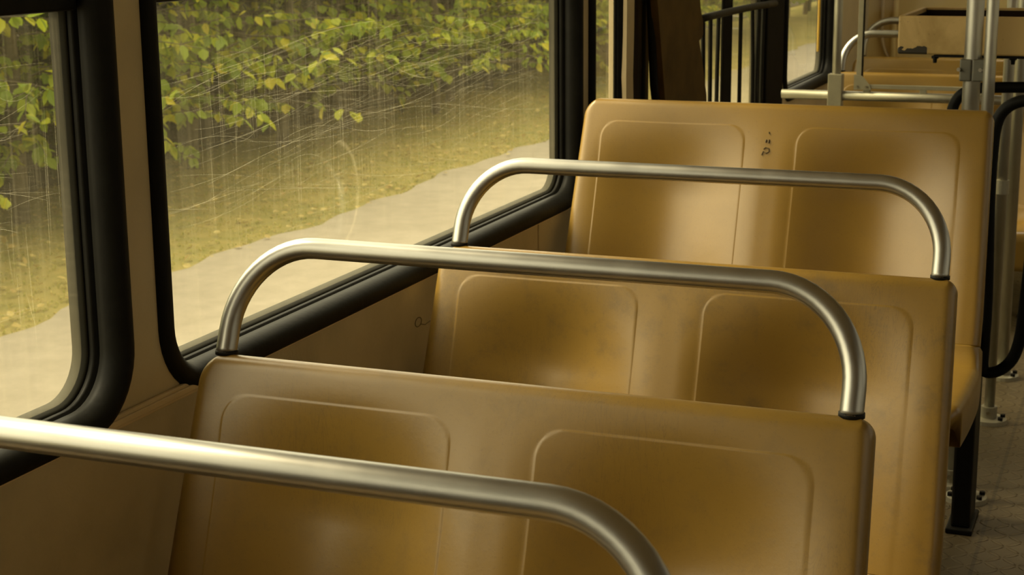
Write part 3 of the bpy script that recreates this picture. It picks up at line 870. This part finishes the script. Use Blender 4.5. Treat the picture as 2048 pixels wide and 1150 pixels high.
while y < 34:
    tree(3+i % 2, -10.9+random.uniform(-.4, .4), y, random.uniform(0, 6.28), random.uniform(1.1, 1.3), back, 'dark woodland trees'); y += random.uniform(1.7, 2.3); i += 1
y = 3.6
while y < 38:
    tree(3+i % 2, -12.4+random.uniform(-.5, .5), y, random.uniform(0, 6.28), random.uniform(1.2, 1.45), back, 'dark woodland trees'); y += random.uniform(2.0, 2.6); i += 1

# grass blades and fallen leaves on the verge
V, F = [], []
random.seed(9)
for k in range(13000):
    yy = random.uniform(5.2, 24); xx = XP-random.random()**1.3*3.2+.12*math.sin(yy*1.3)
    p = Vector((xx, yy, GZ-.035)); a = random.uniform(0, 6.28); L = random.uniform(.02, .042)
    d = Vector((math.cos(a)*.5, math.sin(a)*.5, 1)); s = Vector((-math.sin(a), math.cos(a), 0))*random.uniform(.004, .009)
    b = len(V); V += [p-s, p+s, p+d*L*.6+s*.7, p+d*L*.6-s*.7, p+d*L+Vector((math.cos(a), math.sin(a), -.3))*.03]
    F += [(b, b+1, b+2, b+3), (b+3, b+2, b+4)]
tag(mesh_obj('grass', V, F, M['grass'], smooth=False), 'dry yellowish grass growing on the verge beside the pavement', 'grass', kind='stuff')
V, F = [], []
for k in range(1500):
    yy = random.uniform(5.2, 24); xx = XP-random.random()*3.4+.1
    leaf_quad(V, F, Vector((xx, yy, GZ+random.uniform(-.02, .02))), Vector((random.gauss(0, 1), random.gauss(0, 1), .15)), Vector((0, 0, 1))+rv(.3), .06, .04)
tag(mesh_obj('fallen_leaves', V, F, M['litter'], smooth=False), 'brown and yellow fallen leaves scattered over the grass verge', 'leaves', kind='stuff')

# ------------------------------------------------------------------ light
w = bpy.data.worlds.new('overcast_sky'); sc.world = w; w.use_nodes = True
nt = w.node_tree; nt.nodes.clear()
o = nt.nodes.new('ShaderNodeOutputWorld'); bg = nt.nodes.new('ShaderNodeBackground')
tc = nt.nodes.new('ShaderNodeTexCoord'); rp = nt.nodes.new('ShaderNodeValToRGB')
dt = nt.nodes.new('ShaderNodeVectorMath'); dt.operation = 'DOT_PRODUCT'; dt.inputs[1].default_value = (-.72, .10, .68)
nt.links.new(tc.outputs['Generated'], dt.inputs[0]); nt.links.new(dt.outputs['Value'], rp.inputs[0])
rp.color_ramp.elements[0].position = 0; rp.color_ramp.elements[0].color = (.13, .12, .10, 1)
rp.color_ramp.elements[1].position = .8; rp.color_ramp.elements[1].color = (1.0, .925, .72, 1)
nt.links.new(rp.outputs[0], bg.inputs[0]); bg.inputs[1].default_value = 5.6
nt.links.new(bg.outputs[0], o.inputs[0])
sun = bpy.data.lights.new('sun', 'SUN'); sun.energy = 5.0; sun.angle = math.radians(20); sun.color = (1, .87, .64)
so = bpy.data.objects.new('sun', sun); COL.objects.link(so)
sd = Vector((.64, .03, -.70))     # travels into the bus from the left, over the trees
so.rotation_euler = sd.to_track_quat('-Z', 'Y').to_euler()

# ------------------------------------------------------------------ camera
cam = bpy.data.cameras.new('camera'); co = bpy.data.objects.new('camera', cam); COL.objects.link(co); sc.camera = co
fpx, yaw, pitch, roll = 3253.0, .3796, .2221, -.0093
cam.sensor_width = 36; cam.lens = fpx/2048*36; cam.clip_start = .05; cam.clip_end = 200
cyw, syw, cp, sp = math.cos(yaw), math.sin(yaw), math.cos(pitch), math.sin(pitch)
fw = Vector((-syw*cp, cyw*cp, -sp)); rt = Vector((cyw, syw, 0)); up = rt.cross(fw)
c_, s_ = math.cos(roll), math.sin(roll)
rt, up = rt*c_+up*s_, up*c_-rt*s_
co.matrix_world = Matrix(((rt.x, up.x, -fw.x, 0), (rt.y, up.y, -fw.y, 0), (rt.z, up.z, -fw.z, .5342), (0, 0, 0, 1)))
cam.dof.use_dof = True; cam.dof.focus_distance = 2.1; cam.dof.aperture_fstop = 18

vs = sc.view_settings
vs.view_transform = 'Standard'; vs.look = 'None'; vs.gamma = 1; vs.use_curve_mapping = False; vs.exposure = -.2
sc.cycles.use_denoising = True
sc.cycles.max_bounces = 10; sc.cycles.diffuse_bounces = 6; sc.cycles.transparent_max_bounces = 16
sc.cycles.sample_clamp_indirect = 6
